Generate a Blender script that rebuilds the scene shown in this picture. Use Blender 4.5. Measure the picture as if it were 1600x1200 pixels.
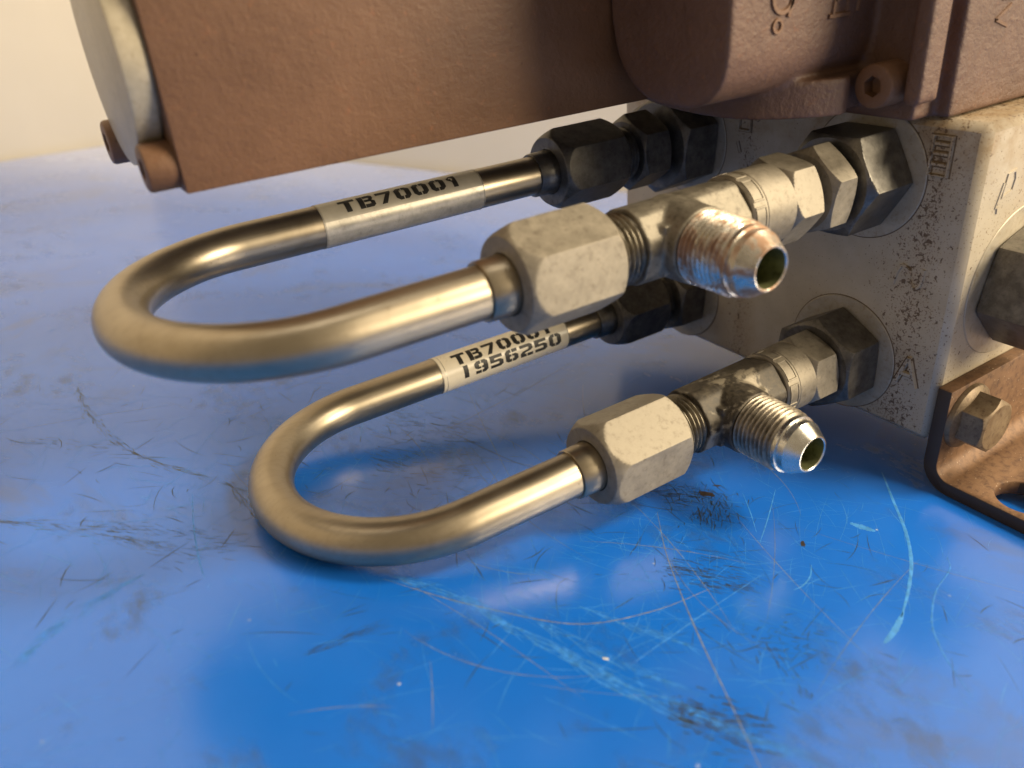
import bpy, bmesh, math, random
import numpy as np
from mathutils import Vector, Matrix
random.seed(7); rng = np.random.default_rng(7)
R = math.radians
for o in list(bpy.data.objects): bpy.data.objects.remove(o)
S = bpy.context.scene
col = S.collection
MM = 0.001

# ------------------------------------------------------------------ camera
TILT = R(8.91)                       # the unit has tipped over until its lower tube rests on the bench
cam_d = bpy.data.cameras.new('camera'); cam = bpy.data.objects.new('camera', cam_d); col.objects.link(cam)
_r = Vector((0.83573126, -0.54617016, 0.05702124)); _u = Vector((0.1777418, 0.36728993, 0.91296548)); _f = Vector((0.51957783, 0.75285873, -0.40403294))
cam.matrix_world = Matrix(((_r.x, _u.x, -_f.x, -0.24429), (_r.y, _u.y, -_f.y, -0.14936), (_r.z, _u.z, -_f.z, 0.12919), (0, 0, 0, 1)))
cam_d.sensor_width = 36; cam_d.lens = 36 * 1252.7 / 1600
cam_d.clip_start = 0.005; cam_d.clip_end = 20
cam_d.dof.use_dof = True; cam_d.dof.focus_distance = 0.25; cam_d.dof.aperture_fstop = 10.5
S.camera = cam
# ------------------------------------------------------------------ world and lamps (indoors, warm)
W = bpy.data.worlds.new('World'); S.world = W; W.use_nodes = True
bg = W.node_tree.nodes['Background']; bg.inputs[0].default_value = (1.0, 0.80, 0.54, 1); bg.inputs[1].default_value = 0.30
def lamp(name, loc, target, size, power, color, size_y=None):
    l = bpy.data.lights.new(name, 'AREA'); l.energy = power; l.color = color; l.size = size
    l.shape = 'RECTANGLE' if size_y else 'DISK'
    if size_y: l.size_y = size_y
    o = bpy.data.objects.new(name, l); col.objects.link(o); o.location = loc
    o.rotation_euler = (Vector(target) - Vector(loc)).to_track_quat('-Z', 'Y').to_euler()
    return o
lamp('ceiling_lamp', (0.62, -0.60, 1.15), (-0.10, 0.0, 0.03), 0.36, 18, (1.0, 0.85, 0.61))
lamp('added_side_lamp', (0.74, -1.12, 0.60), (-0.05, 0.0, 0.06), 0.60, 25, (1.0, 0.84, 0.59))  # added soft frontal lamp that brightens the front facets; no window known there
wl = lamp('added_wall_lamp', (-0.35, 0.10, 1.25), (-0.15, 0.78, 0.10), 0.9, 1.9, (1.0, 0.91, 0.77), 0.20); wl.data.spread = R(80)  # added unseen lamp, aimed low to brighten the wall base and its bench reflection
S.view_settings.view_transform = 'Standard'; S.view_settings.look = 'None'
S.view_settings.exposure = 0.15; S.view_settings.gamma = 1.0; S.view_settings.use_curve_mapping = False
S.render.engine = 'CYCLES'
S.render.resolution_x = 1024; S.render.resolution_y = 768

# ------------------------------------------------------------------ material helpers
class NT:
    def __init__(s, name):
        s.m = bpy.data.materials.new(name); s.m.use_nodes = True
        s.n = s.m.node_tree.nodes; s.l = s.m.node_tree.links
        s.b = s.n['Principled BSDF']
        s.tc = s.n.new('ShaderNodeTexCoord').outputs['Object']
    def put(s, node, i, v):
        if v is None: return
        if hasattr(v, 'is_linked') or isinstance(v, bpy.types.NodeSocket): s.l.new(v, node.inputs[i])
        else:
            if isinstance(v, tuple) and len(v) == 3 and node.inputs[i].type == 'RGBA': v = (*v, 1)
            node.inputs[i].default_value = v
    def map(s, scale=(1, 1, 1), rot=(0, 0, 0), loc=(0, 0, 0), v=None):
        n = s.n.new('ShaderNodeMapping'); s.l.new(v or s.tc, n.inputs[0])
        n.inputs['Scale'].default_value = scale; n.inputs['Rotation'].default_value = rot; n.inputs['Location'].default_value = loc
        return n.outputs[0]
    def noise(s, scale, detail=4, rough=.55, dist=0, v=None, out=0):
        n = s.n.new('ShaderNodeTexNoise'); s.l.new(v or s.tc, n.inputs['Vector'])
        n.inputs['Scale'].default_value = scale; n.inputs['Detail'].default_value = detail
        n.inputs['Roughness'].default_value = rough; n.inputs['Distortion'].default_value = dist
        return n.outputs[out]
    def voro(s, scale, v=None, feature='F1'):
        n = s.n.new('ShaderNodeTexVoronoi'); s.l.new(v or s.tc, n.inputs['Vector']); n.feature = feature
        n.inputs['Scale'].default_value = scale
        return n.outputs['Distance']
    def ramp(s, v, *stops):
        n = s.n.new('ShaderNodeValToRGB'); s.l.new(v, n.inputs[0]); e = n.color_ramp.elements
        while len(e) < len(stops): e.new(.5)
        for el, (p, c) in zip(e, stops):
            el.position = p; el.color = (c, c, c, 1) if not isinstance(c, tuple) else (*c, 1)
        return n.outputs[0]
    def mix(s, f, a, b, t='MIX'):
        n = s.n.new('ShaderNodeMix'); n.data_type = 'RGBA'; n.blend_type = t
        s.put(n, 0, f); s.put(n, 6, a); s.put(n, 7, b)
        return n.outputs[2]
    def math(s, op, a, b=None, c=None):
        n = s.n.new('ShaderNodeMath'); n.operation = op
        s.put(n, 0, a); s.put(n, 1, b); s.put(n, 2, c); return n.outputs[0]
    def sep(s, v=None):
        n = s.n.new('ShaderNodeSeparateXYZ'); s.l.new(v or s.tc, n.inputs[0]); return n.outputs
    def bump(s, h, strength, dist, normal=None):
        n = s.n.new('ShaderNodeBump'); s.l.new(h, n.inputs['Height'])
        n.inputs['Strength'].default_value = strength; n.inputs['Distance'].default_value = dist
        if normal: s.l.new(normal, n.inputs['Normal'])
        return n.outputs[0]
    def set(s, **k):
        for a, v in k.items():
            s.put(s.b, {'color': 'Base Color', 'rough': 'Roughness', 'metal': 'Metallic', 'normal': 'Normal', 'spec': 'Specular IOR Level', 'coat': 'Coat Weight', 'coat_rough': 'Coat Roughness', 'aniso': 'Anisotropic', 'alpha': 'Alpha'}[a], v)
        return s.m

def mat_tube():
    t = NT('satin_steel_tube')
    big = t.noise(45, 5, .6); fine = t.noise(2500, 2, .6)
    streak = t.noise(900, 3, .6, v=t.map((.05, 1, 1)))
    c = t.mix(t.ramp(big, (.35, 0.), (.7, 1.)), (.36, .305, .225), (.45, .39, .30))
    c = t.mix(t.ramp(t.noise(420, 3, .7), (.66, 0.), (.74, .6)), c, (.16, .12, .08))
    rough = t.math('ADD', t.math('MULTIPLY', big, .14), t.math('MULTIPLY_ADD', streak, .14, .22))
    n = t.bump(fine, .12, .00004); n = t.bump(streak, .22, .00006, n)
    c = t.mix(t.math('MULTIPLY', t.ramp(streak, (.45, 0.), (.75, 1.)), .35), c, (.25, .21, .155))
    c = t.mix(t.math('MULTIPLY', t.ramp(t.noise(38, 6, .72, .8), (.55, 0.), (.70, 1.)), .35), c, (.22, .175, .12))
    return t.set(color=c, rough=rough, metal=1.0, normal=n)
def mat_zinc(name, a, b, spot, metal=.85, rough=.42, dark=.4):
    t = NT(name)
    n1 = t.noise(210, 7, .7); n2 = t.noise(900, 4, .6)
    c = t.mix(t.ramp(n1, (.38, 0.), (.66, 1.)), a, b)
    c = t.mix(t.math('MULTIPLY', t.ramp(t.noise(560, 7, .72), (.52, 0.), (.68, 1.)), dark), c, spot)
    rg = t.math('MULTIPLY_ADD', n1, .35, rough - .16)
    n = t.bump(n2, .25, .00006)
    return t.set(color=c, rough=rg, metal=metal, normal=n)
def mat_brown(name='brown_enamel', rough_cast=1., ca=(.135, .068, .036), cb=(.20, .104, .057)):
    t = NT(name)
    n1 = t.noise(30, 5, .6); n2 = t.noise(700, 5, .65); n3 = t.noise(260, 4, .6)
    c = t.mix(t.ramp(n1, (.35, 0.), (.7, 1.)), ca, cb)
    c = t.mix(t.ramp(t.noise(380, 5, .7), (.60, 0.), (.75, .55)), c, (.30, .12, .055))
    c = t.mix(t.ramp(t.noise(900, 3, .7), (.66, 0.), (.72, .55)), c, (.05, .025, .018))
    n = t.bump(n2, .6, .00032 * rough_cast); n = t.bump(n3, .4, .0005 * rough_cast, n)
    return t.set(color=c, rough=t.math('MULTIPLY_ADD', n2, .25, .38), normal=n, spec=.45)
def mat_block():
    t = NT('cast_aluminium_dirty')
    x, y, z = t.sep()
    n1 = t.noise(60, 5, .6); n2 = t.noise(420, 5, .65)
    c = t.mix(t.ramp(n1, (.3, 0.), (.7, 1.)), (.42, .365, .275), (.53, .47, .37))
    c = t.mix(t.math('MULTIPLY', t.ramp(t.noise(28, 5, .6), (.48, 0.), (.68, 1.)), .45), c, (.36, .24, .11))
    st = t.math('MULTIPLY', t.ramp(t.math('ADD', z, t.math('MULTIPLY', t.noise(70, 5, .65), .03)), (.112, 0.), (.130, 1.)), t.ramp(t.noise(140, 5, .7), (.38, .15), (.62, 1.)))
    c = t.mix(t.math('MULTIPLY', st, .75), c, (.27, .165, .065))
    # rust speckle, thickest along the near edge of the port face
    m1 = t.ramp(t.math('MULTIPLY', y, -1.0), (.0, 0.), (.001, .0))
    bandc = t.math('SUBTRACT', 1.0, t.math('MULTIPLY', t.math('ABSOLUTE', t.math('ADD', y, .0215)), 50.))
    bandt = t.math('SUBTRACT', .8, t.math('MULTIPLY', t.math('ABSOLUTE', t.math('SUBTRACT', y, .046)), 75.))
    band = t.math('MAXIMUM', t.math('MAXIMUM', bandc, bandt), .12)
    cl = t.noise(75, 4, .6)
    band = t.math('MULTIPLY', band, t.math('MULTIPLY_ADD', cl, 1.6, -.12))
    sp = t.noise(640, 3, .55, .4)
    thr = t.math('SUBTRACT', t.math('MULTIPLY_ADD', band, .22, .0), t.math('SUBTRACT', .72, sp))
    spk = t.ramp(thr, (.0, 0.), (.035, 1.))
    sp2 = t.ramp(t.math('SUBTRACT', t.math('MULTIPLY', band, .20), t.math('SUBTRACT', .70, t.noise(1500, 2, .5, .2))), (.0, 0.), (.03, 1.))
    c = t.mix(t.math('MULTIPLY', t.math('MINIMUM', t.math('MAXIMUM', band, 0.), 1.), .28), c, (.25, .155, .075))
    c = t.mix(t.math('MULTIPLY', sp2, .7), c, (.15, .085, .04))
    c = t.mix(t.math('MULTIPLY', spk, .85), c, (.10, .055, .026))
    n = t.bump(n2, .35, .00012); n = t.bump(t.math('MULTIPLY', spk, -1.0), .5, .00015, n)
    return t.set(color=c, rough=t.math('MULTIPLY_ADD', n1, .25, .40), metal=.04, normal=n)
def mat_rust():
    t = NT('rusty_plated_steel')
    n1 = t.noise(55, 6, .65); n2 = t.noise(420, 5, .7)
    c = t.mix(t.ramp(n1, (.35, 0.), (.65, 1.)), (.15, .075, .036), (.23, .13, .068))
    c = t.mix(t.ramp(n2, (.46, 0.), (.68, .9)), c, (.085, .042, .023))
    c = t.mix(t.ramp(t.noise(1300, 2), (.70, 0.), (.74, .8)), c, (.6, .5, .36))
    n = t.bump(n2, .4, .0002)
    return t.set(color=c, rough=t.math('MULTIPLY_ADD', n1, .3, .42), metal=.2, normal=n)
def mat_bench():
    t = NT('scratched_blue_bench_paint')
    big = t.noise(9, 5, .6); mid = t.noise(45, 6, .65); fine = t.noise(900, 3, .6)
    c = t.mix(t.ramp(big, (.35, 0.), (.65, 1.)), (.003, .130, .62), (.006, .160, .72))
    # grime: smeared dark patches
    g = t.ramp(t.noise(26, 7, .68, .6), (.53, 0.), (.68, 1.))
    g = t.math('MULTIPLY', g, t.ramp(t.noise(160, 5, .7, v=t.map((1, .5, 1), (0, 0, .6))), (.42, 0.), (.62, 1.)))
    c = t.mix(t.math('MULTIPLY', g, .72), c, (.020, .040, .075))
    g2 = t.ramp(t.noise(15, 6, .66, .8, v=t.map(loc=(3, 1, 0))), (.56, 0.), (.72, 1.))
    c = t.mix(t.math('MULTIPLY', g2, .40), c, (.075, .075, .065))
    # pinprick chips
    p = t.ramp(t.voro(95), (.035, 1.), (.05, 0.)); p = t.math('MULTIPLY', p, t.ramp(t.noise(70, 2), (.56, 0.), (.6, 1.)))
    c = t.mix(t.math('MULTIPLY', p, .8), c, (.55, .62, .68))
    rough = t.math('ADD', t.math('MULTIPLY_ADD', mid, .16, .15), t.math('MULTIPLY', g, .2))
    h = t.math('MULTIPLY', fine, .12)
    n = t.bump(h, .25, .00008); n = t.bump(mid, .10, .0004, n)
    t.b.inputs['IOR'].default_value = 1.84; t.b.inputs['Sheen Weight'].default_value = .40; t.b.inputs['Sheen Roughness'].default_value = .28; t.b.inputs['Sheen Tint'].default_value = (1, .95, .86, 1)
    return t.set(color=c, rough=rough, normal=n, spec=.5)
def mat_plain(name, c, rough=.5, metal=0., nz=None, amp=.12):
    t = NT(name)
    k = t.noise(nz or 120, 4, .6)
    cc = t.mix(t.ramp(k, (.3, 0.), (.7, 1.)), tuple(v * (1 - amp) for v in c), tuple(min(1, v * (1 + amp)) for v in c))
    return t.set(color=cc, rough=t.math('MULTIPLY_ADD', k, .2, rough - .1), metal=metal)
M = {}
M['tube'] = mat_tube()
M['zinc'] = mat_zinc('dull_zinc_nut', (.245, .214, .166), (.345, .305, .24), (.11, .085, .057), metal=.42, rough=.56, dark=.55)
M['zinc2'] = mat_zinc('grey_zinc_swivel', (.235, .206, .16), (.335, .296, .233), (.11, .085, .057), metal=.45, rough=.54, dark=.5)
M['tee_up'] = mat_zinc('worn_forged_tee', (.15, .132, .10), (.27, .24, .188), (.06, .047, .033), metal=.55, rough=.50, dark=.7)
def mat_black_tee():
    t = NT('blackened_forged_tee')
    w = t.ramp(t.noise(85, 6, .68, .3), (.53, 0.), (.60, 1.)); f = t.noise(700, 4, .6)
    c = t.mix(t.ramp(f, (.35, 0.), (.7, 1.)), (.035, .029, .022), (.10, .083, .060)); c = t.mix(t.math('MULTIPLY', w, .85), c, (.30, .26, .195))
    return t.set(color=c, rough=t.math('MULTIPLY_ADD', f, .3, .40), metal=.3, normal=t.bump(f, .5, .00012))
M['tee_lo'] = mat_black_tee()
M['black'] = mat_zinc('black_phosphate_steel', (.095, .086, .073), (.19, .173, .147), (.04, .034, .028), metal=.6, rough=.42, dark=.5)
M['steel_dark'] = mat_zinc('dark_worn_steel', (.13, .123, .112), (.23, .218, .195), (.08, .07, .058), metal=.85, rough=.38, dark=.5)
M['nose'] = mat_zinc('bright_zinc_nose', (.68, .66, .60), (.80, .78, .72), (.50, .45, .36), metal=1., rough=.24, dark=.35)
def mat_rusty_nose():
    t = NT('rust_stained_zinc')
    c = t.mix(t.ramp(t.noise(300, 4), (.35, 0.), (.65, 1.)), (.60, .56, .48), (.74, .71, .64))
    k = t.ramp(t.noise(130, 6, .7, .5), (.44, 0.), (.56, 1.)); k2 = t.ramp(t.noise(420, 5, .7, v=t.map((1, .35, 1))), (.50, 0.), (.66, 1.))
    c = t.mix(t.math('MULTIPLY', k, .85), c, (.27, .125, .05)); c = t.mix(t.math('MULTIPLY', k2, .35), c, (.16, .10, .06))
    return t.set(color=c, rough=t.math('MULTIPLY_ADD', k, .3, .24), metal=t.math('MULTIPLY_ADD', k, -.5, .95), normal=t.bump(k, .3, .0001))
M['nose_rust'] = mat_rusty_nose()
M['thread_lo'] = mat_zinc('dirty_thread', (.22, .19, .15), (.42, .37, .30), (.07, .055, .04), metal=.85, rough=.4, dark=.7)
M['thread_run'] = mat_zinc('oily_thread', (.12, .105, .08), (.26, .23, .18), (.04, .033, .025), metal=.85, rough=.4, dark=.7)
M['bore'] = mat_zinc('olive_chromate_bore', (.15, .16, .07), (.26, .27, .13), (.05, .05, .02), metal=.6, rough=.35, dark=.6)
M['brown'] = mat_brown(); M['brown_cast'] = mat_brown('brown_enamel_rough_casting', 1.9, (.105, .056, .038), (.158, .088, .061))
M['block'] = mat_block()
M['spot'] = mat_zinc('machined_aluminium_seat', (.38, .335, .26), (.46, .41, .33), (.27, .19, .10), metal=.25, rough=.42, dark=.55)
M['dirt_shade'] = mat_plain('dirt_and_shade_line', (.13, .085, .045), .7)  # dirt round the port seats; also painted shade round the raised marks
M['rust'] = mat_rust()
M['bolt'] = mat_zinc('yellow_passivated_bolt', (.16, .11, .062), (.26, .195, .12), (.075, .04, .022), metal=.35, rough=.46, dark=.9)
M['edge'] = mat_plain('shaded_sheared_edge', (.05, .036, .026), .55, .1)  # shade painted into the colour of the bracket's grimy sheared edge
M['cap'] = mat_zinc('dull_aluminium_cap', (.46, .40, .29), (.57, .50, .375), (.28, .21, .12), metal=.35, rough=.42, dark=.4)
M['label'] = mat_plain('cream_tube_label', (.78, .71, .57), .30, 0, 300, .05)
M['label_grey'] = mat_plain('worn_grey_tube_label', (.42, .385, .315), .34, .25, 260, .10)
M['film'] = mat_zinc('grey_label_film', (.40, .37, .31), (.54, .50, .43), (.24, .21, .17), metal=.45, rough=.34, dark=.5)
M['ink'] = mat_plain('black_print_ink', (.012, .011, .010), .5)
M['bench'] = mat_bench()
M['wall'] = mat_plain('cream_wall_paint', (.56, .505, .42), .7, 0, 6, .04)
M['sc_light'] = mat_plain('scuffed_light_blue', (.055, .26, .66), .45, 0, 400, .3)
M['sc_pale'] = mat_plain('pale_blue_scuff', (.030, .19, .60), .45, 0, 500, .4)
M['sc_grey'] = mat_plain('grey_scratch', (.16, .18, .20), .5, 0, 500, .5)
M['sc_dark'] = mat_plain('dark_scratch', (.020, .035, .060), .5, 0, 500, .4)
M['sc_brown'] = mat_plain('brown_streak', (.060, .075, .085), .55, 0, 300, .5)
M['chip'] = mat_plain('bare_chip', (.030, .018, .012), .7, 0, 900, .5)

# ------------------------------------------------------------------ mesh helpers (all coordinates in millimetres, in the unit's own frame)
def link(name, me, mat, parent, smooth=35):
    o = bpy.data.objects.new(name, me); col.objects.link(o)
    if mat is not None:
        me.materials.clear(); me.materials.append(mat)
    if smooth:
        me.polygons.foreach_set('use_smooth', [True] * len(me.polygons))
        me.set_sharp_from_angle(angle=R(smooth))
    o.parent = parent
    return o
def mesh(V, F):
    me = bpy.data.meshes.new('m'); me.from_pydata([tuple(c * MM for c in v) for v in V], [], F); me.update()
    bm = bmesh.new(); bm.from_mesh(me); bmesh.ops.recalc_face_normals(bm, faces=bm.faces); bm.to_mesh(me); bm.free()
    return me
AX = {'x': lambda a, p, q: (a, -p, q), 'y': lambda a, p, q: (p, a, q), 'z': lambda a, p, q: (p, q, a)}
# p,q are the two cross coordinates; for axis x, p points towards -y (the viewer) and q up
def polar(sections, c, axis='x', af=None, rot=0., seg=96, cap=(False, False), pn=420):
    """sections: (position along the axis, radius limit); a hexagon of width af limits the radius further."""
    th = np.linspace(0, 2 * math.pi, seg, endpoint=False)
    if af and seg == 96:
        th = np.array([R(rot + 60 * k + o) for k in range(6) for o in (-2.4, -1.6, -.8, 0, .8, 1.6, 2.4, 5, 9, 13.5, 18, 22.5, 27, 30, 33, 37.5, 42, 46.5, 51, 55)]); seg = len(th)
    if af:
        acc = sum(np.maximum(np.cos(th - R(rot) - math.pi / 6 - k * math.pi / 3), 0) ** pn for k in range(6))
        hx = (af / 2) / acc ** (1 / pn)
    else: hx = np.full(seg, 1e9)
    V = []; F = []; fn = AX[axis]
    for a, rm in sections:
        rr = np.minimum(hx, rm)
        for t, r in zip(th, rr):
            p = fn(a, r * math.cos(t), r * math.sin(t)); V.append((p[0] + c[0], p[1] + c[1], p[2] + c[2]))
    n = len(sections)
    for i in range(n - 1):
        for j in range(seg):
            k = (j + 1) % seg; F.append((i * seg + j, i * seg + k, (i + 1) * seg + k, (i + 1) * seg + j))
    if cap[0]: F.append(tuple(range(seg)))
    if cap[1]: F.append(tuple((n - 1) * seg + j for j in range(seg)))
    return mesh(V, F)
def hexsec(a0, a1, af, bore0=None, bore1=None, ch0=1.2, ch1=1.2, slope=.55):
    """profile of a hexagon body between a0 and a1 with cone chamfers at both ends"""
    rc = af / 2 / math.cos(math.pi / 6); s = 1 if a1 > a0 else -1
    P = []
    f0 = af / 2 - .35
    P.append((a0, bore0 if bore0 else 0.01)); P.append((a0, f0 - .3)); P.append((a0 + s * .15, f0))
    for k in range(1, 15): P.append((a0 + s * (.15 + ch0 * k / 14), f0 + (rc + .1 - f0) * math.sin(k / 14 * math.pi / 2)))
    m = 6
    b0 = a0 + s * (ch0 + .2); b1 = a1 - s * (ch1 + .2)
    for k in range(1, m): P.append((b0 + (b1 - b0) * k / m, 99))
    for k in range(14, 0, -1): P.append((a1 - s * (.15 + ch1 * k / 14), f0 + (rc + .1 - f0) * math.sin(k / 14 * math.pi / 2)))
    P.append((a1 - s * .15, f0)); P.append((a1, f0 - .3)); P.append((a1, bore1 if bore1 else 0.01))
    return P
def thread(a0, a1, rmaj, depth=.85, pitch=1.5):
    P = []; n = max(1, int(round(abs(a1 - a0) / pitch))); s = (a1 - a0) / n
    for i in range(n):
        b = a0 + i * s
        P += [(b, rmaj - depth), (b + s * .12, rmaj - depth), (b + s * .42, rmaj - .05), (b + s * .58, rmaj), (b + s * .88, rmaj - depth)]
    P.append((a1, rmaj - depth)); return P
def helix_thread(a0, a1, rmaj, c, axis='x', depth=.9, pitch=1.55, seg=64):
    n = int(abs(a1 - a0) / pitch * 9); V = []; F = []; fn = AX[axis]; L = abs(a1 - a0)
    for i in range(n + 1):
        a = a0 + (a1 - a0) * i / n
        for j in range(seg + 1):
            th = 2 * math.pi * j / seg; u = ((a - a0) / pitch + j / seg) % 1.0
            tri = min(1., max(0., (abs(u - .5) * 2 - .12) / .72)); fade = min(1., min(i, n - i) / n * L / (pitch * 1.1))
            r = rmaj - depth * (1 - tri * fade)
            p = fn(a, r * math.cos(th), r * math.sin(th)); V.append((p[0] + c[0], p[1] + c[1], p[2] + c[2]))
    for i in range(n):
        for j in range(seg): F.append((i * (seg + 1) + j, i * (seg + 1) + j + 1, (i + 1) * (seg + 1) + j + 1, (i + 1) * (seg + 1) + j))
    return mesh(V, F)
def box_bm(bm, x0, x1, y0, y1, z0, z1):
    vs = [bm.verts.new((x * MM, y * MM, z * MM)) for x in (x0, x1) for y in (y0, y1) for z in (z0, z1)]
    for f in ((0, 1, 3, 2), (4, 6, 7, 5), (0, 4, 5, 1), (2, 3, 7, 6), (0, 2, 6, 4), (1, 5, 7, 3)): bm.faces.new([vs[i] for i in f])
def prism(poly, axis, a0, a1):
    """poly: list of 2D points; axis x -> (y,z), y -> (x,z), z -> (x,y)"""
    def p3(p, a): return {'x': (a, p[0], p[1]), 'y': (p[0], a, p[1]), 'z': (p[0], p[1], a)}[axis]
    n = len(poly); V = [p3(p, a0) for p in poly] + [p3(p, a1) for p in poly]
    F = [tuple(range(n)), tuple(range(2 * n - 1, n - 1, -1))] + [(i, (i + 1) % n, n + (i + 1) % n, n + i) for i in range(n)]
    return mesh(V, F)
def rrect(a0, a1, b0, b1, rad, seg=8, which=(1, 1, 1, 1)):
    P = []
    for (ca, cb, t0, w) in ((a1 - rad, b1 - rad, 0, which[0]), (a0 + rad, b1 - rad, 90, which[1]), (a0 + rad, b0 + rad, 180, which[2]), (a1 - rad, b0 + rad, 270, which[3])):
        if w:
            for k in range(seg + 1):
                t = R(t0 + 90 * k / seg); P.append((ca + rad * math.cos(t), cb + rad * math.sin(t)))
        else:
            P.append((a1 if t0 in (0, 270) else a0, b1 if t0 in (0, 90) else b0))
    return P
def bake(o):
    dg = bpy.context.evaluated_depsgraph_get(); dg.update()
    me = bpy.data.meshes.new_from_object(o.evaluated_get(dg)); old = o.data; o.modifiers.clear(); o.data = me
    return o
def bevelled(name, me, mat, parent, w, seg=3, ang=30):
    o = link(name, me, mat, parent, 0)
    b = o.modifiers.new('b', 'BEVEL'); b.width = w * MM; b.segments = seg; b.limit_method = 'ANGLE'; b.angle_limit = R(ang)
    b.harden_normals = False
    bake(o)
    o.data.polygons.foreach_set('use_smooth', [True] * len(o.data.polygons)); o.data.set_sharp_from_angle(angle=R(40))
    return o
def joined(meshes):
    bm = bmesh.new()
    for m in meshes: bm.from_mesh(m)
    me = bpy.data.meshes.new('m'); bm.to_mesh(me); bm.free(); return me
def cast(name, meshes, mat, parent, voxel, smooth_it=6, fac=.5):
    o = link(name, joined(meshes), mat, parent, 0)
    r = o.modifiers.new('r', 'REMESH'); r.mode = 'VOXEL'; r.voxel_size = voxel * MM
    s = o.modifiers.new('s', 'SMOOTH'); s.factor = fac; s.iterations = smooth_it
    bake(o); o.data.materials.clear(); o.data.materials.append(mat)
    o.data.polygons.foreach_set('use_smooth', [True] * len(o.data.polygons))
    return o
def ribbon(pts, w, h, to3, closed=False):
    """raised stroke of width w and height h along 2D points; to3 maps (a,b,height) to 3D"""
    n = len(pts); V = []; F = []
    for i, p in enumerate(pts):
        a = pts[i - 1] if (i or closed) else p; b = pts[(i + 1) % n] if (i < n - 1 or closed) else p
        d = Vector((b[0] - a[0], b[1] - a[1])); d.normalize(); nn = Vector((-d.y, d.x))
        ww = w(i / (n - 1)) if callable(w) else w
        for k, hh in ((-.5, 0), (-.32, h), (.32, h), (.5, 0)): V.append(to3(p[0] + nn.x * ww * k, p[1] + nn.y * ww * k, hh))
    m = n if closed else n - 1
    for i in range(m):
        j = (i + 1) % n
        for k in range(3): F.append((4 * i + k, 4 * i + k + 1, 4 * j + k + 1, 4 * j + k))
    if not closed:
        F.append((0, 1, 2, 3)); F.append((4 * n - 1, 4 * n - 2, 4 * n - 3, 4 * n - 4))
    return mesh(V, F)
def curve_pts(pts, n=10):
    out = []
    P = [Vector(p) for p in pts]; P = [P[0] * 2 - P[1]] + P + [P[-1] * 2 - P[-2]]
    for i in range(1, len(P) - 2):
        for k in range(n):
            t = k / n; a, b, c, d = P[i - 1:i + 3]
            out.append(.5 * ((2 * b) + (-a + c) * t + (2 * a - 5 * b + 4 * c - d) * t * t + (-a + 3 * b - 3 * c + d) * t ** 3))
    out.append(P[-2]); return [tuple(p) for p in out]

# ------------------------------------------------------------------ the setting: blue bench and cream walls behind it
corner = Vector((-83., 800.)); ea = (Vector((-219.9, 683.)) - corner).normalized(); eb = Vector((-ea.y, ea.x))
if eb.y > 0: eb = -eb
def bpt(u, v): p = corner + ea * u + eb * v; return (p.x, p.y)
bench_me = prism([bpt(0, 0), bpt(900, 0), bpt(900, 1500), bpt(0, 1500)], 'z', -45, 0)
bench = bevelled('bench_top', bench_me, M['bench'], None, 2.0, 3)
bench['kind'] = 'structure'; bench['label'] = 'scratched glossy blue painted bench top'
def wall(name, a, b, label):
    d = (b - a).normalized(); n = Vector((-d.y, d.x))
    if n.dot(Vector((-200, 0)) - a) > 0: n = -n
    me = prism([tuple(a), tuple(b), tuple(b + n * 60), tuple(a + n * 60)], 'z', -700, 1500)
    o = link(name, me, M['wall'], None, 0); o['kind'] = 'structure'; o['label'] = label
w0 = Vector(bpt(-6, -6)); w1 = Vector(bpt(1600, -6)); w2 = Vector(bpt(-6, 1500))
wall('wall_left', w0, w1, 'plain cream wall behind the left of the bench')
wall('wall_right', w0, w2, 'plain cream wall behind the right of the bench')
def flat(name, pts, w, mat, label=None, h=.02, jag=0.):
    w *= .62
    c = curve_pts(pts, 12); n = len(c)
    prof = lambda t: w * (.25 + .75 * math.sin(math.pi * min(1, max(0, t))) ** .6) * (1 + jag * random.uniform(-1, 1))
    o = link(name, ribbon(c, prof, h, lambda a, b, hh: (a, b, .004 + hh)), mat, bench, 60)
    if label: o['label'] = label
    return o
def smear(name, pts, spread, count, mat, wr, lr, taper=.5):
    c = curve_pts(pts, 12); V = []; F = []
    for _ in range(count):
        i = random.randrange(len(c) - 1); p, q = c[i], c[i + 1]; a = math.atan2(q[1] - p[1], q[0] - p[0]) + random.gauss(0, .16)
        t = i / len(c); sp = spread * (.35 + math.sin(math.pi * t) * .9)
        x = p[0] + random.gauss(0, sp); y = p[1] + random.gauss(0, sp); L = random.uniform(*lr); w = random.uniform(*wr) / 2; z = random.uniform(.006, .02); b = len(V)
        n = 3
        for k in range(n + 1):
            ww = w * (1, .9, .7, .1)[k] * random.uniform(.5, 1.2); u = L * k / n
            V.append((x + math.cos(a) * u - math.sin(a) * ww, y + math.sin(a) * u + math.cos(a) * ww, z)); V.append((x + math.cos(a) * u + math.sin(a) * ww, y + math.sin(a) * u - math.cos(a) * ww, z))
        for k in range(n): F.append((b + 2 * k, b + 2 * k + 1, b + 2 * k + 3, b + 2 * k + 2))
    o = link(name, mesh(V, F), mat, bench, 0); o['kind'] = 'stuff'; return o
ST = [(-224.3, 162.1), (-225.3, 144.1), (-222.2, 120.5), (-216.9, 100.4), (-209.4, 86.0), (-200.2, 73.0)]
smear('brown_smear', ST, .9, 150, M['sc_brown'], (.08, .30), (1.5, 6))
smear('brown_smear', [(-197.4, 69.4), (-194.6, 62.5), (-194.0, 50.5), (-193.5, 42.8)], .8, 60, M['sc_brown'], (.08, .26), (1.5, 5))
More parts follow.
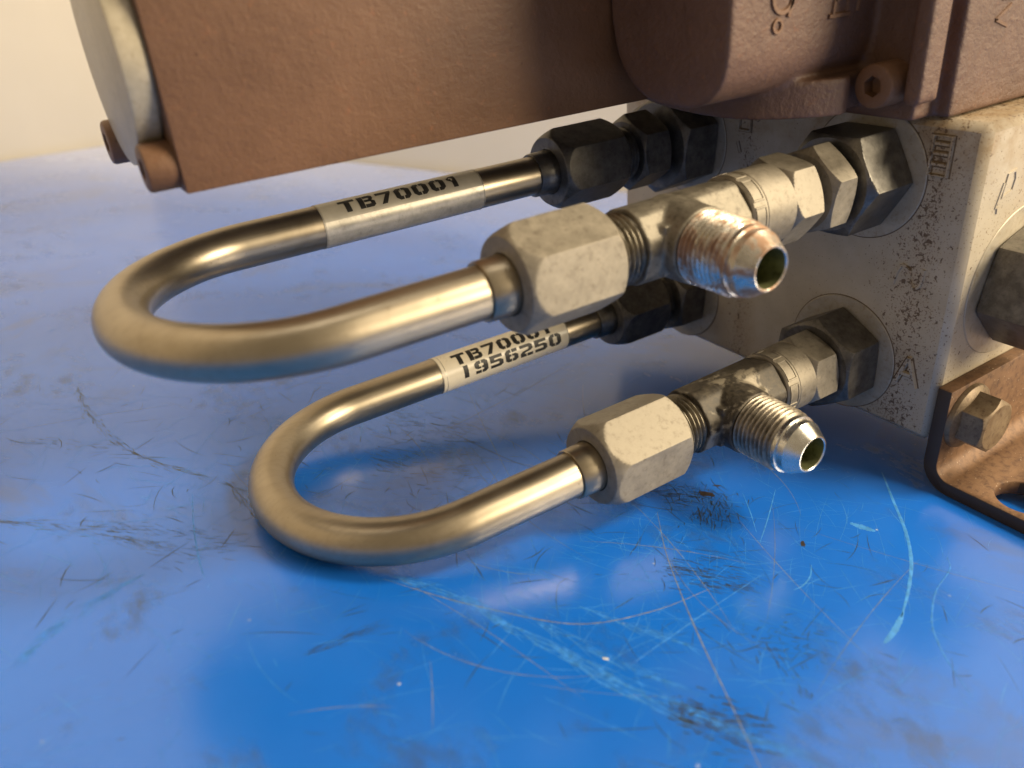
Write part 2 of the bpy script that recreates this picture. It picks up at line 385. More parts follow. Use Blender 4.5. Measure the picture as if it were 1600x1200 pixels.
smear('brown_smear', [(-256.0, 77), (-245.4, 69.0), (-234.3, 59.6), (-226.2, 51.2), (-215, 38.5)], 1.2, 110, M['sc_brown'], (.06, .26), (1.5, 7))
smear('brown_smear', [(-242, 121), (-232, 113), (-222, 108)], 2.2, 40, M['sc_brown'], (.06, .24), (1.0, 4))
smear('grey_smear', [(-230, 60), (-215, 44), (-204, 36)], 4.5, 140, M['sc_dark'], (.06, .22), (1.5, 6))
smear('blue_scuff', [(-160, -18), (-152.4, -35.9), (-148.4, -47.5), (-142.8, -58.3), (-135.8, -70.5), (-127.3, -86.0)], 1.1, 95, M['sc_pale'], (.15, .5), (4, 14))
smear('blue_scuff', [(-154, -18.7), (-146, -37.9), (-141.4, -49.5), (-135.8, -60.3)], .6, 50, M['sc_pale'], (.12, .35), (4, 12))
smear('blue_scuff', [(-137.6, -28.7), (-131.1, -40.4), (-123.3, -53.1)], .35, 50, M['sc_pale'], (.12, .35), (3, 8))
smear('blue_scuff', [(-172, 3.0), (-161.3, -12.7), (-156.6, -28.6)], .8, 90, M['sc_pale'], (.12, .4), (3, 9))
smear('blue_scuff', [(-225.9, 33.7), (-237.1, 28.2), (-247.1, 22.4), (-253, 16)], .7, 70, M['sc_pale'], (.12, .35), (2, 8))
smear('dark_smear', [(-140, -66), (-136, -72), (-130, -78)], 3.5, 200, M['sc_dark'], (.12, .5), (.8, 4))
smear('dark_smear', [(-107, -30), (-100, -36), (-94, -44)], 3.5, 150, M['sc_dark'], (.12, .4), (1, 5))
smear('dark_smear', [(-84, 2), (-72, -8), (-78, -16)], 4.5, 260, M['sc_dark'], (.10, .4), (1, 5))
smear('dark_smear', [(-202.0, -12.5), (-192.9, -12.3), (-181.6, -11.9)], .6, 45, M['sc_dark'], (.06, .22), (1, 6))
smear('dark_smear', [(-135, 82), (-125, 72), (-118, 62)], 7, 150, M['sc_dark'], (.10, .35), (1, 6))
smear('dark_smear', [(-150, 60), (-142, 48), (-128, 40)], 6, 140, M['sc_dark'], (.10, .35), (1, 5))
smear('dark_smear', [(-112, -78), (-104, -62), (-96, -70)], 4, 90, M['sc_dark'], (.10, .4), (1, 4))
SC = [
 ([(-90.4, -6.8), (-101.8, -22.5), (-111.6, -38.9), (-119.4, -53.3), (-126.1, -66.8), (-132.0, -78.5), (-139, -92)], .5, 'sc_grey', .3),
 ([(-5.1, -25.0), (-17.8, -37.3), (-31.1, -50.2), (-43.2, -59.6), (-56.0, -66.9), (-68.6, -72.8)], 1.6, 'sc_light', .15),
 ([(-66, -71.8), (-74.5, -74.8), (-81, -76.3)], 2.4, 'sc_light', .2),
 ([(-32.3, -63.8), (-37.6, -67.6), (-50.7, -71.3), (-62.8, -77.5), (-69.2, -83.0), (-74.0, -88.8), (-79.3, -97.0)], .8, 'sc_pale', .3),
 ([(-42.4, -39.2), (-41.2, -42.1), (-39.3, -45.7)], 4.0, 'sc_light', .35),
 ([(-70.4, -47.0), (-75.1, -50.2), (-80.2, -51.9), (-84.0, -51.9)], .6, 'sc_light', .2),
 ([(-85.0, -43.1), (-106.4, -46.1), (-126.7, -49.2), (-138.3, -51.0)], .5, 'sc_pale', .4),
 ([(-58.5, -11.5), (-65.0, -20.4), (-71.9, -28.9)], .4, 'sc_light', .4),
 ([(-47.3, -15.2), (-62.9, -25.4), (-75.1, -32.9)], .5, 'sc_light', .4),
 ([(-120.6, 71.9), (-117.6, 57.0), (-112.2, 39.3), (-107.8, 30.9)], .5, 'sc_dark', .3),
 ([(-206.3, 66.7), (-209.9, 49.9), (-212.3, 34.6), (-213.2, 24.6)], .6, 'sc_pale', .4),
 ([(-174.6, 3.3), (-166.2, -8.6), (-157.7, -18.9), (-141.9, -34.3), (-122.4, -39.9), (-103.1, -40.7)], .5, 'sc_grey', .4),
]
for pts, w, m, jag in SC: flat('scratch', pts, w, M[m], None, jag=jag)
def hairlines(name, count, mat, wr, lr, clusters):
    V = []; F = []
    for _ in range(count):
        cx, cy, sp = random.choice(clusters); x = random.gauss(cx, sp); y = random.gauss(cy, sp)
        L = random.uniform(*lr) * random.uniform(.3, 1.) ; a = random.choice((random.uniform(0, math.pi), random.gauss(.9, .5), random.gauss(2.5, .5)))
        k = random.gauss(0, .9) / max(L, 1); w = random.uniform(*wr); n = max(3, int(L / 3)); z = random.uniform(.006, .02)
        base = len(V)
        for i in range(n + 1):
            t = i / n; ww = w * (.15 + .85 * math.sin(math.pi * t) ** .7) * random.uniform(.6, 1.2) / 2
            V.append((x - math.sin(a) * ww, y + math.cos(a) * ww, z)); V.append((x + math.sin(a) * ww, y - math.cos(a) * ww, z))
            x += math.cos(a) * L / n; y += math.sin(a) * L / n; a += k * L / n * .5
        for i in range(n): F.append((base + 2 * i, base + 2 * i + 1, base + 2 * i + 3, base + 2 * i + 2))
    o = link(name, mesh(V, F), mat, bench, 0); o['kind'] = 'stuff'; return o
NEAR = [(-110, -30, 28), (-125, -55, 25), (-85, -25, 22), (-60, -55, 30), (-150, 40, 30), (-120, 70, 40), (-215, 90, 35), (-200, 20, 40), (-140, -10, 40), (-225, 140, 60), (-100, 0, 60)]
hairlines('light_hairlines', 300, M['sc_light'], (.06, .17), (4, 26), NEAR)
hairlines('pale_hairlines', 1100, M['sc_pale'], (.06, .22), (5, 40), NEAR + [(-180, 250, 120)])
hairlines('dark_hairlines', 420, M['sc_dark'], (.10, .34), (3, 22), NEAR + [(-180, 250, 120), (-130, 90, 30), (-225, 80, 30)])
hairlines('long_hairlines', 36, M['sc_grey'], (.10, .22), (40, 110), NEAR)
def chip(cx, cy, rx, ry, a, mat):
    n = 14; P = []
    for k in range(n):
        t = 2 * math.pi * k / n; r = random.uniform(.6, 1.1); x, y = rx * r * math.cos(t), ry * r * math.sin(t)
        P.append((cx + x * math.cos(a) - y * math.sin(a), cy + x * math.sin(a) + y * math.cos(a)))
    link('chip_or_glint', prism(P, 'z', .004, .045), mat, bench, 0)
chip(-69.2, -6.6, 2.6, 1.7, -.6, M['chip']); chip(-62.5, -4.5, 1.5, .5, -.6, M['chip']); chip(-64.4, -39.4, 1.6, .8, .7, M['chip'])
chip(-143, -47, .9, .4, -.6, mat_plain('painted_highlight_fleck', (.6, .6, .58), .4)); chip(-216, 98, 1.6, .4, -.9, M['sc_brown'])  # the bright fleck paints a faint highlight onto the bench

# ------------------------------------------------------------------ the hydraulic unit
unit = bpy.data.objects.new('hydraulic_valve_unit', None); col.objects.link(unit)
unit.empty_display_size = .02; unit.rotation_euler = (0, -TILT, 0)
unit['label'] = 'brown valve on a pale manifold block with two bent steel loop tubes'
unit['category'] = 'hydraulic valve'
zL, zU, yR, Y0, ZB, ZT = 35.5, 96.5, 76.9, -35.0, 15.3, 114.8

# manifold block
block = bevelled('manifold_block', prism([(0, Y0), (150, Y0), (150, 114), (0, 114)], 'z', ZB, ZT), M['block'], unit, 2.4, 1)
block['label'] = 'pale cast aluminium manifold block speckled with rust'
fx = lambda a, b, h: (-h, a, b)          # a=y, b=z on the port face
fy = lambda a, b, h: (a, Y0 - h, b)      # a=x, b=z on the near face
for y, z in ((0, zU), (0, zL), (yR, zU), (yR, zL)):
    s = link('port_seat', polar([(-.35, 0.1), (-.35, 19.7), (-.2, 19.95), (.4, 20.0)], (0, y, z)), M['spot'], block, 30)
    link('seat_outline', polar([(-.06, 20.0), (-.12, 20.02), (-.12, 20.22), (-.05, 20.28)], (0, y, z)), M['dirt_shade'], block, 0)
def mark(name, strokes, w, h, f3, closed=False, mat='block'):
    if f3 is fx and w != 1.1: link('grime_shade_outline', joined([ribbon(q, w + .9, .06, f3, closed) for q in strokes]), M['dirt_shade'], block, 50)  # dark ribbon paints the shadowed edges of raised marks, along with grime
    return link(name, joined([ribbon(s, w, h, f3, closed) for s in strokes]), M[mat], block, 50)
def place(strokes, c, sx, sz, rot=0):
    ca, sa = math.cos(R(rot)), math.sin(R(rot))
    return [[(c[0] + sx * (p[0] * ca - p[1] * sa), c[1] + sz * (p[0] * sa + p[1] * ca)) for p in s] for s in strokes]
A_ = [[(-.5, -.6), (0, .6)], [(0, .6), (.5, -.6)], [(-.3, -.12), (.3, -.12)]]
N_ = [[(-.6, -.5), (-.5, .1), (-.3, .45), (0, .3), (.05, -.1), (.25, -.45), (.5, -.2), (.55, .5)]]
mark('raised_letter', place(A_, (-24.6, 37.5), -7, 8), 1.5, 1.0, fx)
mark('raised_letter', place([curve_pts(N_[0], 4)], (-19.6, 68.0), -8, 7), 1.1, .6, fx)
mark('raised_frame', place([[(-.5, -.5), (.5, -.5), (.5, .5), (-.5, .5)]], (-22.8, 105.0), 5.5, 11), 1.0, .9, fx, True)
mark('raised_bars', place([[(-.4, k), (.4, k)] for k in (-.22, .05, .3)], (-22.8, 105.0), 5.5, 11), 1.0, .8, fx)
mark('raised_frame', place([[(-.5, -.5), (.5, -.5), (.5, .5), (-.5, .5)]], (48.6, 105.5), 5, 5), .9, .8, fx, True)
mark('raised_bars', place([[(-.5, 0), (.5, 0)]], (51, 97), 4, 4, 70), .8, .35, fx)
mark('raised_letter', place([[(-.5, -.5), (.35, -.35), (.5, .15), (.3, .5), (-.3, .4)]], (15.6, 96.3), 5.5, 7), 1.3, .35, fy, True)
mark('raised_letter', place([[(-.9, -.9), (-.55, .1)]], (15.6, 96.3), 5.5, 7), 1.2, .3, fy)
mark('raised_dot', [[(11.6, 90.2), (12.0, 88.4)]], 1.3, .35, fy)

# big hex adapters screwed in the four ports
def adapter(name, y, z, length, af, rot, mat, label):
    o = link(name, polar(hexsec(-length, -.4, af, 7, None, 2.2, .8), (0, y, z), af=af, rot=rot), M[mat], unit, 16)
    o['label'] = label; return o
ad_uf = adapter('port_adapter', 0, zU, 18.5, 28.6, 0, 'steel_dark', 'large dark hex adapter of the upper tee')
ad_lf = adapter('port_adapter', 0, zL, 15.5, 28.6, 32, 'black', 'large black hex adapter beside the letter A')
ad_ur = adapter('port_adapter', yR, zU, 16, 31.5, 25, 'black', 'black hex adapter in the shade under the brown housing')
ad_lr = adapter('port_adapter', yR, zL, 13, 27, 25, 'black', 'black hex adapter at the far end of the lower loop')
link('reducer_hex', polar(hexsec(-30, -20.5, 23.5, 7, 7, 1.6, 1.6), (0, 0, zU), af=23.5, rot=22), M['zinc2'], ad_uf, 16)
link('reducer_neck', polar([(-21, 9.5), (-18, 9.5)], (0, 0, zU)), M['steel_dark'], ad_uf)
link('reducer_hex', polar(hexsec(-31, -18.5, 23.5, 7, 7, 1.8, 1.6), (0, yR, zU), af=23.5, rot=35), M['black'], ad_ur, 16)
for a, y, z, x0, x1, n in ((ad_ur, yR, zU, -37, -15, 9.3), (ad_lr, yR, zL, -17, -12, 9.3)):
    link('adapter_neck', thread_me if False else polar(thread(x0, x1, n), (0, y, z), seg=48), M['black'], a, 30)

# tubes: rear leg, half-turn, front leg
def tube_mesh(xc, z, xr, xf, rad=6.35, seg=40):
    P = []; Rb = yR / 2
    for x in np.linspace(xr, xc, 14)[:-1]: P.append(((x, yR, z), (-1, 0, 0)))
    for t in np.linspace(math.pi / 2, 3 * math.pi / 2, 65): P.append(((xc + Rb * math.cos(t), Rb + Rb * math.sin(t), z), (-math.sin(t), math.cos(t), 0)))
    for x in np.linspace(xc, xf, 14)[1:]: P.append(((x, 0, z), (1, 0, 0)))
    V = []; F = []
    for p, d in P:
        n = Vector((d[1], -d[0], 0)).normalized(); b = (p[0] - xc) < 0
        flat_ = 1 - (.045 * max(0, min(1, (xc - p[0]) / 14)))
        for k in range(seg):
            a = 2 * math.pi * k / seg
            V.append((p[0] + n.x * rad * math.cos(a), p[1] + n.y * rad * math.cos(a), p[2] + rad * flat_ * math.sin(a)))
    for i in range(len(P) - 1):
        for k in range(seg): F.append((i * seg + k, i * seg + (k + 1) % seg, (i + 1) * seg + (k + 1) % seg, (i + 1) * seg + k))
    return mesh(V, F)
def tube_nut(parent, x0, x1, y, z, rot, mat, af=23.8):
    """x0: outer end towards the loop, x1: end towards the block"""
    n = link('sleeve_nut', polar(hexsec(x0, x1, af, 7.6, 8.6, 5.5, 3.2), (0, y, z), af=af, rot=rot), M[mat], parent, 16)
    link('ferrule', polar([(x0 - 7, 6.36), (x0 - 7.05, 6.9), (x0 - 6.7, 7.2), (x0 - .6, 7.35), (x0 + 2, 7.4)], (0, y, z), seg=64), M['tube' if mat != 'black' else 'steel_dark'], parent, 40)
    return n
t_u = link('loop_tube', tube_mesh(-170.3, zU, -60, -118), M['tube'], unit); t_u['label'] = 'upper bent steel loop tube nearest the viewer'
t_l = link('loop_tube', tube_mesh(-147.9, zL, -35, -95), M['tube'], unit); t_l['label'] = 'lower bent steel loop tube resting on the bench'
tube_nut(t_u, -131.5, -104, 0, zU, 38, 'zinc')
tube_nut(t_u, -64.5, -37, yR, zU, 40, 'black')
tube_nut(t_l, -108.5, -80, 0, zL, 22, 'zinc')
tube_nut(t_l, -41, -17, yR, zL, 14, 'black')

# printed sleeves on the rear legs
def arc_patch(x0, x1, y, z, rad, a0, a1, n=28):
    V = []; F = []
    for i, (x, dr) in enumerate(((x0, -.1), (x0 + .05, 0), (x1 - .05, 0), (x1, -.1))):
        for k in range(n + 1):
            a = R(a0 + (a1 - a0) * k / n); V.append((x, y - (rad + dr) * math.cos(a), z + (rad + dr) * math.sin(a)))
    for i in range(3):
        for k in range(n): F.append((i * (n + 1) + k, i * (n + 1) + k + 1, (i + 1) * (n + 1) + k + 1, (i + 1) * (n + 1) + k))
    return mesh(V, F)
# stencil lettering: strokes on a cell 0..1 wide, 0..1 high; (x0,y0,x1,y1) bars
def glyph(ch):
    h, v = .25, .33
    def ring(x0, y0, x1, y1, gaps=()):
        c = .16
        left = [(x0, y0 + c, x0 + v, y1 - c)]; right = [(x1 - v, y0 + c, x1, y1 - c)]
        return left + right
    B = lambda *a: [(a[0], a[1]), (a[2], a[1]), (a[2], a[3]), (a[0], a[3])]
    g = .035
    def half(side):          # one half of an O, cut by a stencil gap down the middle
        if side < 0: return [(.5 - g, 0), (.5 - g, h), (.34, h), (v, .30), (v, .70), (.34, 1 - h), (.5 - g, 1 - h), (.5 - g, 1), (.22, 1), (0, .80), (0, .20), (.22, 0)]
        return [(1 - p[0], p[1]) for p in half(-1)]
    G = {
     'T': [B(0, 1 - h, 1, 1), B(.5 - v / 2, 0, .5 + v / 2, 1 - h)],
     'B': [B(0, 0, v, 1), [(v + g, 1 - h), (v + g, 1), (.80, 1), (.95, .90), (.95, .62), (.84, .53), (1, .42), (1, .12), (.84, 0), (v + g, 0), (v + g, h), (.70, h), (.74, .25), (.74, .38), (.70, .42), (v + g, .42), (v + g, .60), (.66, .60), (.70, .64), (.70, 1 - h - .02), (.66, 1 - h)]],
     '7': [[(0, 1 - h), (0, 1), (1, 1), (1, .84), (.52, 0), (.18, 0), (.66, 1 - h)]],
     '0': [half(-1), half(1)],
     '1': [B(.38, 0, .38 + v, 1)],
     'i': [B(.38, 0, .38 + v, 1)],
     '1f': [[(.32, 0), (.32 + v, 0), (.32 + v, 1), (.32, 1), (.05, .80), (.05, .66), (.32, .76)]],
     '9': [[(v + g, .38), (.20, .38), (0, .52), (0, .84), (.2, 1), (.5 - g, 1), (.5 - g, 1 - h), (.32, 1 - h), (v, .76), (v, .60), (.32, .55), (.5 - g, .55), (.5 - g, .38)], [(.5 + g, 1), (.8, 1), (1, .84), (1, .18), (.8, 0), (.5 + g, 0), (.5 + g, h), (.68, h), (1 - v, .25), (1 - v, .38), (.5 + g, .38), (.5 + g, .55), (1 - v, .55), (1 - v, .76), (.68, 1 - h), (.5 + g, 1 - h)], [(.04, 0), (.5 - g, 0), (.5 - g, h), (.04, h)]],
     '5': [[(0, .46), (0, 1), (.95, 1), (.95, 1 - h), (v, 1 - h), (v, .62), (.78, .62), (1, .48), (1, .16), (.78, 0), (0, 0), (0, h), (.64, h), (1 - v, .25), (1 - v, .40), (.64, .44), (.06, .44)]],
     '2': [[(0, 1 - h), (0, 1), (.80, 1), (1, .86), (1, .56), (.80, .42), (.42, .36), (v, .28), (v, h), (.46, h), (.46, 0), (0, 0), (0, .32), (.18, .48), (.62, .56), (1 - v, .62), (1 - v, .76), (.68, 1 - h)], B(.54, 0, 1, h)],
    }
    if ch == '6': return [[(1 - p[0], 1 - p[1]) for p in poly] for poly in G['9']]
    return G[ch]
def lettering(parent, text, xs, xe, y, z, rad, ang, height, mat='ink'):
    n = len(text); pitch = (xe - xs) / n; wd = pitch * .84
    V = []; F = []
    me = bmesh.new()
    for i, ch in enumerate(text):
        for poly in glyph('1f' if (ch == '1' and i > 0) else ch):
            # subdivide edges for curvature
            vs = []
            m = len(poly)
            for k in range(m):
                a, b = poly[k], poly[(k + 1) % m]; st = max(1, int(abs(b[1] - a[1]) / .1))
                for q in range(st):
                    u = a[0] + (b[0] - a[0]) * q / st; w = a[1] + (b[1] - a[1]) * q / st
                    vs.append((u, w))
            f = me.faces.new([me.verts.new((p[0], p[1], 0)) for p in vs])
            bmesh.ops.triangulate(me, faces=[f])
            # place
            for vtx in me.verts:
                if vtx.tag: continue
                u, w = vtx.co.x, vtx.co.y
                a = R(ang) + (w - .5) * height / rad
                vtx.co = Vector((xs + pitch * i + wd * u, y - rad * math.cos(a), z + rad * math.sin(a))) * MM; vtx.tag = True
    # cut long faces so that they follow the cylinder
    m2 = bpy.data.meshes.new('m'); me.to_mesh(m2); me.free()
    return link('lettering', m2, M[mat], parent, 0)
link('label_film', arc_patch(-147.5, -94, yR, zU, 6.50, -120, 24), M['film'], t_u, 50)
link('label_wrap', arc_patch(-147.5, -94, yR, zU, 6.51, 24, 130), M['label_grey'], t_u, 50)
lettering(t_u, 'TB70001', -141.5, -99.5, yR, zU, 6.58, 57, 4.6)
link('label_wrap', arc_patch(-116.5, -63.5, yR, zL, 6.51, -120, 130), M['label'], t_l, 50)
lettering(t_l, 'TB70001', -111, -68, yR, zL, 6.58, 58, 4.6)
lettering(t_l, '1956250', -110.5, -66, yR, zL, 6.58, 11, 4.6)
for t_, z_, xs in ((t_u, zU, (-147.7, -93.8)), (t_l, zL, (-116.7, -115.2, -63.3))):
    for x in xs: link('label_edge', polar([(x - .12, 6.3), (x - .12, 6.55), (x + .12, 6.55), (x + .12, 6.3)], (0, yR, z_), seg=48), M['film'], t_, 40)

# tee fittings
def tee(xt, z, body, nose, thr, xs0, xs1, rot, label):
    """xt: branch axis; the run goes from the thread at xt-14 to the swivel nut that ends at xs1"""
    oct_ = polar([(xt - 14.5, .01), (xt - 14.5, 10.2), (xs0 - .4, 10.6), (xs0 - .4, 8.4), (xs0 + 3, 8.4), (xs0 + 3, .01)], (0, 0, z), af=19.4, rot=12, seg=96, pn=60)
    br = polar([(-13.5, .01), (-13.5, 9.9), (-6, 10.2), (3, 10.2), (3, .01)], (xt, 0, z), axis='y', seg=64)
    web = prism([(xt - 11, 0), (xt + 11, 0), (xt + 9.4, -9.6), (xt - 9.4, -9.6)], 'z', z - 6.5, z + 6.5)
    t = cast('tee_fitting', [oct_, br, web], M[body], unit, .4, 3, .5); t['label'] = label
    link('run_thread', helix_thread(xt - 25, xt - 14.0, 9.45, (0, 0, z)), M['thread_run'], t, 25)
    link('branch_thread', helix_thread(-27.3, -12.2, 9.5, (xt, 0, z), 'y'), M[thr], t, 25)
    link('flare_nose', polar([(-26.2, 7.8), (-26.6, 8.55), (-27.2, 8.75), (-28.3, 8.75), (-28.5, 8.1), (-30.6, 8.05), (-30.9, 7.8), (-34.2, 5.75), (-34.6, 5.5), (-34.65, 5.15), (-34.4, 4.85)], (xt, 0, z), axis='y', seg=72), M[nose], t, 30)
    link('branch_bore', polar([(-34.4, 4.85), (-33.5, 4.75), (-22, 4.7), (-16, 4.6), (-16, .01)], (xt, 0, z), axis='y', seg=48), M['bore'], t, 30)
    link('swivel_collar', polar([(xs0, 8.5), (xs0, 10.3), (xs0 + .5, 10.8), (xs0 + 5.2, 10.9), (xs0 + 5.4, 11.05), (xs1 - 9, 11.2)], (0, 0, z), seg=72), M['zinc2'], t, 30)
    link('swivel_nut', polar(hexsec(xs1 - 11.5, xs1, 22.2, 9, 8, 2.6, 1.8), (0, 0, z), af=22.2, rot=rot), M['zinc2'], t, 16)
    # stamped outlines round the collar
    for k in range(8):
        a0 = -150 + k * 45; ra = 10.98; pts = [(xs0 + .7, a0), (xs0 + 4.6, a0), (xs0 + 4.6, a0 + 38), (xs0 + .7, a0 + 38)]
        sub = []
        for i in range(4):
            p, q = pts[i], pts[(i + 1) % 4]
            for s in range(6): sub.append((p[0] + (q[0] - p[0]) * s / 6, p[1] + (q[1] - p[1]) * s / 6))
        f3 = lambda a, b, h: (a, -(ra - .12 + h) * math.cos(R(b / 1.0)), z + (ra - .12 + h) * math.sin(R(b)))
        V = []; F = []; m = len(sub)
        for i, (a, b) in enumerate(sub):
            ca, cb = (xs0 + 2.65, a0 + 19)
            for sc_, h in ((1.0, 0), (.97, .22), (.86, .22), (.82, 0)): V.append(f3(ca + (a - ca) * sc_, cb + (b - cb) * sc_, h))
        for i in range(m):
            j = (i + 1) % m
            for q in range(3): F.append((4 * i + q, 4 * i + q + 1, 4 * j + q + 1, 4 * j + q))
        link('stamped_outline', mesh(V, F), M['zinc2'], t, 40)
    return t
tee(-81.5, zU, 'tee_up', 'nose_rust', 'nose_rust', -60.5, -33.5, 52, 'grey upper tee fitting with rust-stained threaded branch')
tee(-57.5, zL, 'tee_lo', 'nose', 'thread_lo', -39, -15.5, 40, 'blackened lower tee fitting with bright zinc nose')

# brown valve casting on top of the block
boss = prism(curve_pts([(41, 175), (41, 152), (38.5, 138), (33, 130), (26, 125.6), (18, 124.3), (8, 124.8), (1, 128), (-2.8, 134), (-3.8, 145), (-3.8, 175)], 5) + [(-3.8, 240), (41, 240)], 'x', -66, -6)
lugp = curve_pts([(-38, 60), (-44, 42), (-46.5, 28), (-46.8, 17), (-44, 7.5), (-36, -1.5), (-28, -6.5), (-23, -7.0), (-18.5, -4), (-12, -3)], 6) + [(20, -3), (20, 60)]
lug = prism(lugp, 'z', 118.2, 128.0)
body_parts = [boss, lug,
    prism(rrect(-23.6, -18.6, 120.5, 240, 2.2, 5, (0, 0, 1, 1)), 'x', -16.5, -8.0),
    prism([(-10.5, -19.0), (60, -19.0), (60, 95), (-10.5, 95)], 'z', 115.3, 240),
    prism([(-1.5, -23.6), (75, -23.6), (75, 95), (-1.5, 95)], 'z', 115.3, 240)]
body = cast('valve_body', body_parts, M['brown_cast'], unit, .8, 5, .5); body['label'] = 'brown cast valve body with raised letters'
ty = lambda a, b, h: (a, -3.7 - h, b)
def bmark(strokes, w, h, f3, closed=False, name='raised_letter'):
    return link(name, joined([ribbon(s, w, h, f3, closed) for s in strokes]), M['brown'], body, 50)
circ = lambda c, r, n=18, a0=0, a1=360: [(c[0] + r * math.cos(R(a0 + (a1 - a0) * k / n)), c[1] + r * math.sin(R(a0 + (a1 - a0) * k / n))) for k in range(n + 1)]
bmark([circ((-48.5, 149.5), 3.6), [(-45.0, 149), (-46.2, 144.8)]], 1.5, .7, ty)
bmark([circ((-49.8, 143.0), 1.5, 12)], 1.0, .6, ty, name='raised_dot')
bmark([[(-30.5, 143.2), (-22.5, 143.2)], [(-29, 143.6), (-28.2, 152)], [(-28.8, 147), (-24, 147.4), (-23.4, 144)]], 1.4, .7, ty)
bmark([[(-19, 143.5), (-18.2, 152)], [(-21.5, 151), (-15.5, 151.5)]], 1.3, .6, ty)
tm = lambda a, b, h: (a, -23.5 - h, b)
bmark([[(12.5, 138.5), (18.5, 136.5)], [(12.5, 138.5), (18.8, 141.8)], [(14, 143.6), (20, 143.2)]], 1.2, .45, tm)
def socket_screw(parent, x, y, z, r, length, sgn=-1):
    s = link('socket_screw', polar([(x, r * .98), (x - length + .8, r), (x - length + .2, r * .93), (x - length, r * .84), (x - length, r * .5)], (0, y, z), seg=64), M['brown'], parent, 35)
    return s
def socket(parent, x, y, z, r):
    me = polar([(x, 2 * r), (x, 99), (x + 3.5, 99), (x + 3.5, .01)], (0, y, z), af=r, rot=10, seg=48)
    return me
def cap_screw(parent, x, y, z, r, length, rot):
    xe = x - length
    o = link('socket_screw', joined([
        polar([(x + .5, r), (x - length + .9, r), (x - length + .25, r * .95), (xe, r * .86), (xe, r * .52)], (0, y, z), seg=64)]), M['brown'], parent, 35)
    return o, xe
def full_screw(x, y, z, r, length, rot, parent=unit, label=None):
    o, xe = cap_screw(parent, x, y, z, r, length, rot)
    ri = r * .42
    # hexagonal socket: ring between the round rim and the hexagon, then the hole
    th = np.linspace(0, 2 * math.pi, 60, endpoint=False); V = []; F = []
    acc = sum(np.maximum(np.cos(th - R(rot) - k * math.pi / 3), 0) ** 60 for k in range(6)); hx = (ri) / acc ** (1 / 60)
    for X, rr in ((xe, np.full(60, r * .52)), (xe, hx), (xe + 3.5, hx), (xe + 3.5, hx * .01)):
        for t, q in zip(th, rr): V.append((X, y - q * math.cos(t), z + q * math.sin(t)))
    for i in range(3):
        for k in range(60): F.append((i * 60 + k, i * 60 + (k + 1) % 60, (i + 1) * 60 + (k + 1) % 60, (i + 1) * 60 + k))
    link('hex_socket', mesh(V, F), M['brown'], o, 30)
    if label: o['label'] = label
    return o
full_screw(-10.2, -11.8, 125.2, 5.8, 9.5, 10, unit, 'socket head screw in the brown valve flange')

# brown spool housing with its pale end cap
hx0, hy0, hy1, hz0 = -187.6, 41.5, 95, 121.6
hous = bevelled('spool_housing', prism([(hx0, hy0), (-20, hy0), (-20, hy1), (hx0, hy1)], 'z', hz0, 235), M['brown'], unit, .6, 2)
hous['label'] = 'long brown rectangular housing above the rear tubes'
cp = link('end_cap', polar([(hx0 + .5, 24.4), (hx0 - .8, 24.4), (hx0 - .8, 25.4), (hx0 - 5.0, 25.4), (hx0 - 5.8, 25.1), (hx0 - 6.1, 24.4), (hx0 - 6.1, .01)], (0, 68, 150.5), seg=128), M['cap'], unit, 30)
cp['label'] = 'pale round end cap on the brown housing'
full_screw(hx0 + .2, 47.8, 127.6, 5.4, 7.0, 5, unit, 'near socket head screw below the pale end cap')
full_screw(hx0 + .2, 89.2, 127.8, 5.6, 8.0, 20, unit, 'far socket head screw below the pale end cap')

# dark plug in the near face of the block
plug = link('hex_plug', polar(hexsec(-22, -.4, 34, 7, None, 1.2, .6), (30, Y0, 63.5), axis='y', af=34, rot=15), M['black'], unit, 16)
plug['label'] = 'black hex plug in the bright side of the block'
link('plug_seat', polar([(-.3, .1), (-.3, 24), (-.1, 24.3), (.4, 24.3)], (30, Y0, 63.5), axis='y'), M['spot'], block, 30)

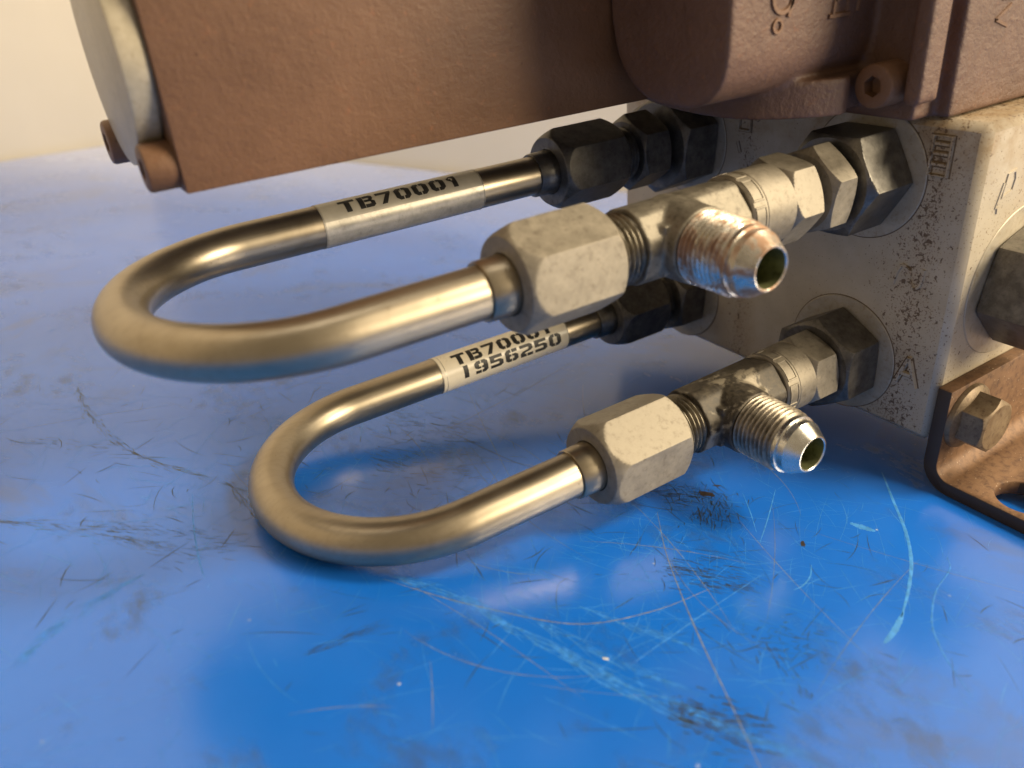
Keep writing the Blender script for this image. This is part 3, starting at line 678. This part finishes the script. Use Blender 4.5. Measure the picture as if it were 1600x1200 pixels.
# rusty angle bracket under the block, with its bolt
T = 4.6; zt = 36.0; rb_o = 9.5; rb_i = rb_o - T
prof = [(Y0 - .1, zt)]
prof += [(Y0 - .1, rb_o)] + [(Y0 - .1 - rb_o + rb_o * math.cos(R(-a)), rb_o + rb_o * math.sin(R(-a))) for a in range(10, 91, 10)]
prof += [(-118, .1), (-118, T + .1)]
prof += [(Y0 - .1 - rb_o, T + .1)] + [(Y0 - .1 - rb_o + rb_i * math.cos(R(-a)), rb_o + .1 + rb_i * math.sin(R(-a))) for a in range(80, -1, -10)]
prof += [(Y0 - .1 - T, zt)]
brk = link('angle_bracket', prism(prof, 'x', 0, 150), M['rust'], unit, 0)
cut = link('cutter', polar([(-20, .01), (-20, 8.3), (20, 8.3), (20, .01)], (10.5, -62.5, 0), axis='z', seg=48), M['rust'], None, 0)
bo = brk.modifiers.new('c', 'BOOLEAN'); bo.object = cut; bo.operation = 'DIFFERENCE'; bo.solver = 'EXACT'
bv = brk.modifiers.new('b', 'BEVEL'); bv.width = .5 * MM; bv.segments = 2; bv.limit_method = 'ANGLE'; bv.angle_limit = R(35)
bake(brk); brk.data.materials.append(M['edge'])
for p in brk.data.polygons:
    if p.normal.x < -.8: p.material_index = 1  # left-facing faces take the edge colour with shade painted in
bpy.data.objects.remove(cut)
brk.data.polygons.foreach_set('use_smooth', [True] * len(brk.data.polygons)); brk.data.set_sharp_from_angle(angle=R(40))
brk['label'] = 'rusty angle bracket with a round mounting hole'
by = Y0 - T - .1
bolt = link('bracket_bolt', polar(hexsec(by - 10.0, by - .9, 16.2, None, None, 1.4, .3), (11.0, 0, 24.0), axis='y', af=16.2, rot=25, seg=96), M['bolt'], unit, 16)
bolt['label'] = 'yellowish hex flange bolt in the rusty bracket'
link('bolt_flange', polar([(by - 3.0, 7.5), (by - 2.4, 9.2), (by - 1.4, 10.7), (by - .6, 11.0), (by + .1, 11.0)], (11.0, 0, 24.0), axis='y', seg=64), M['bolt'], bolt, 30)
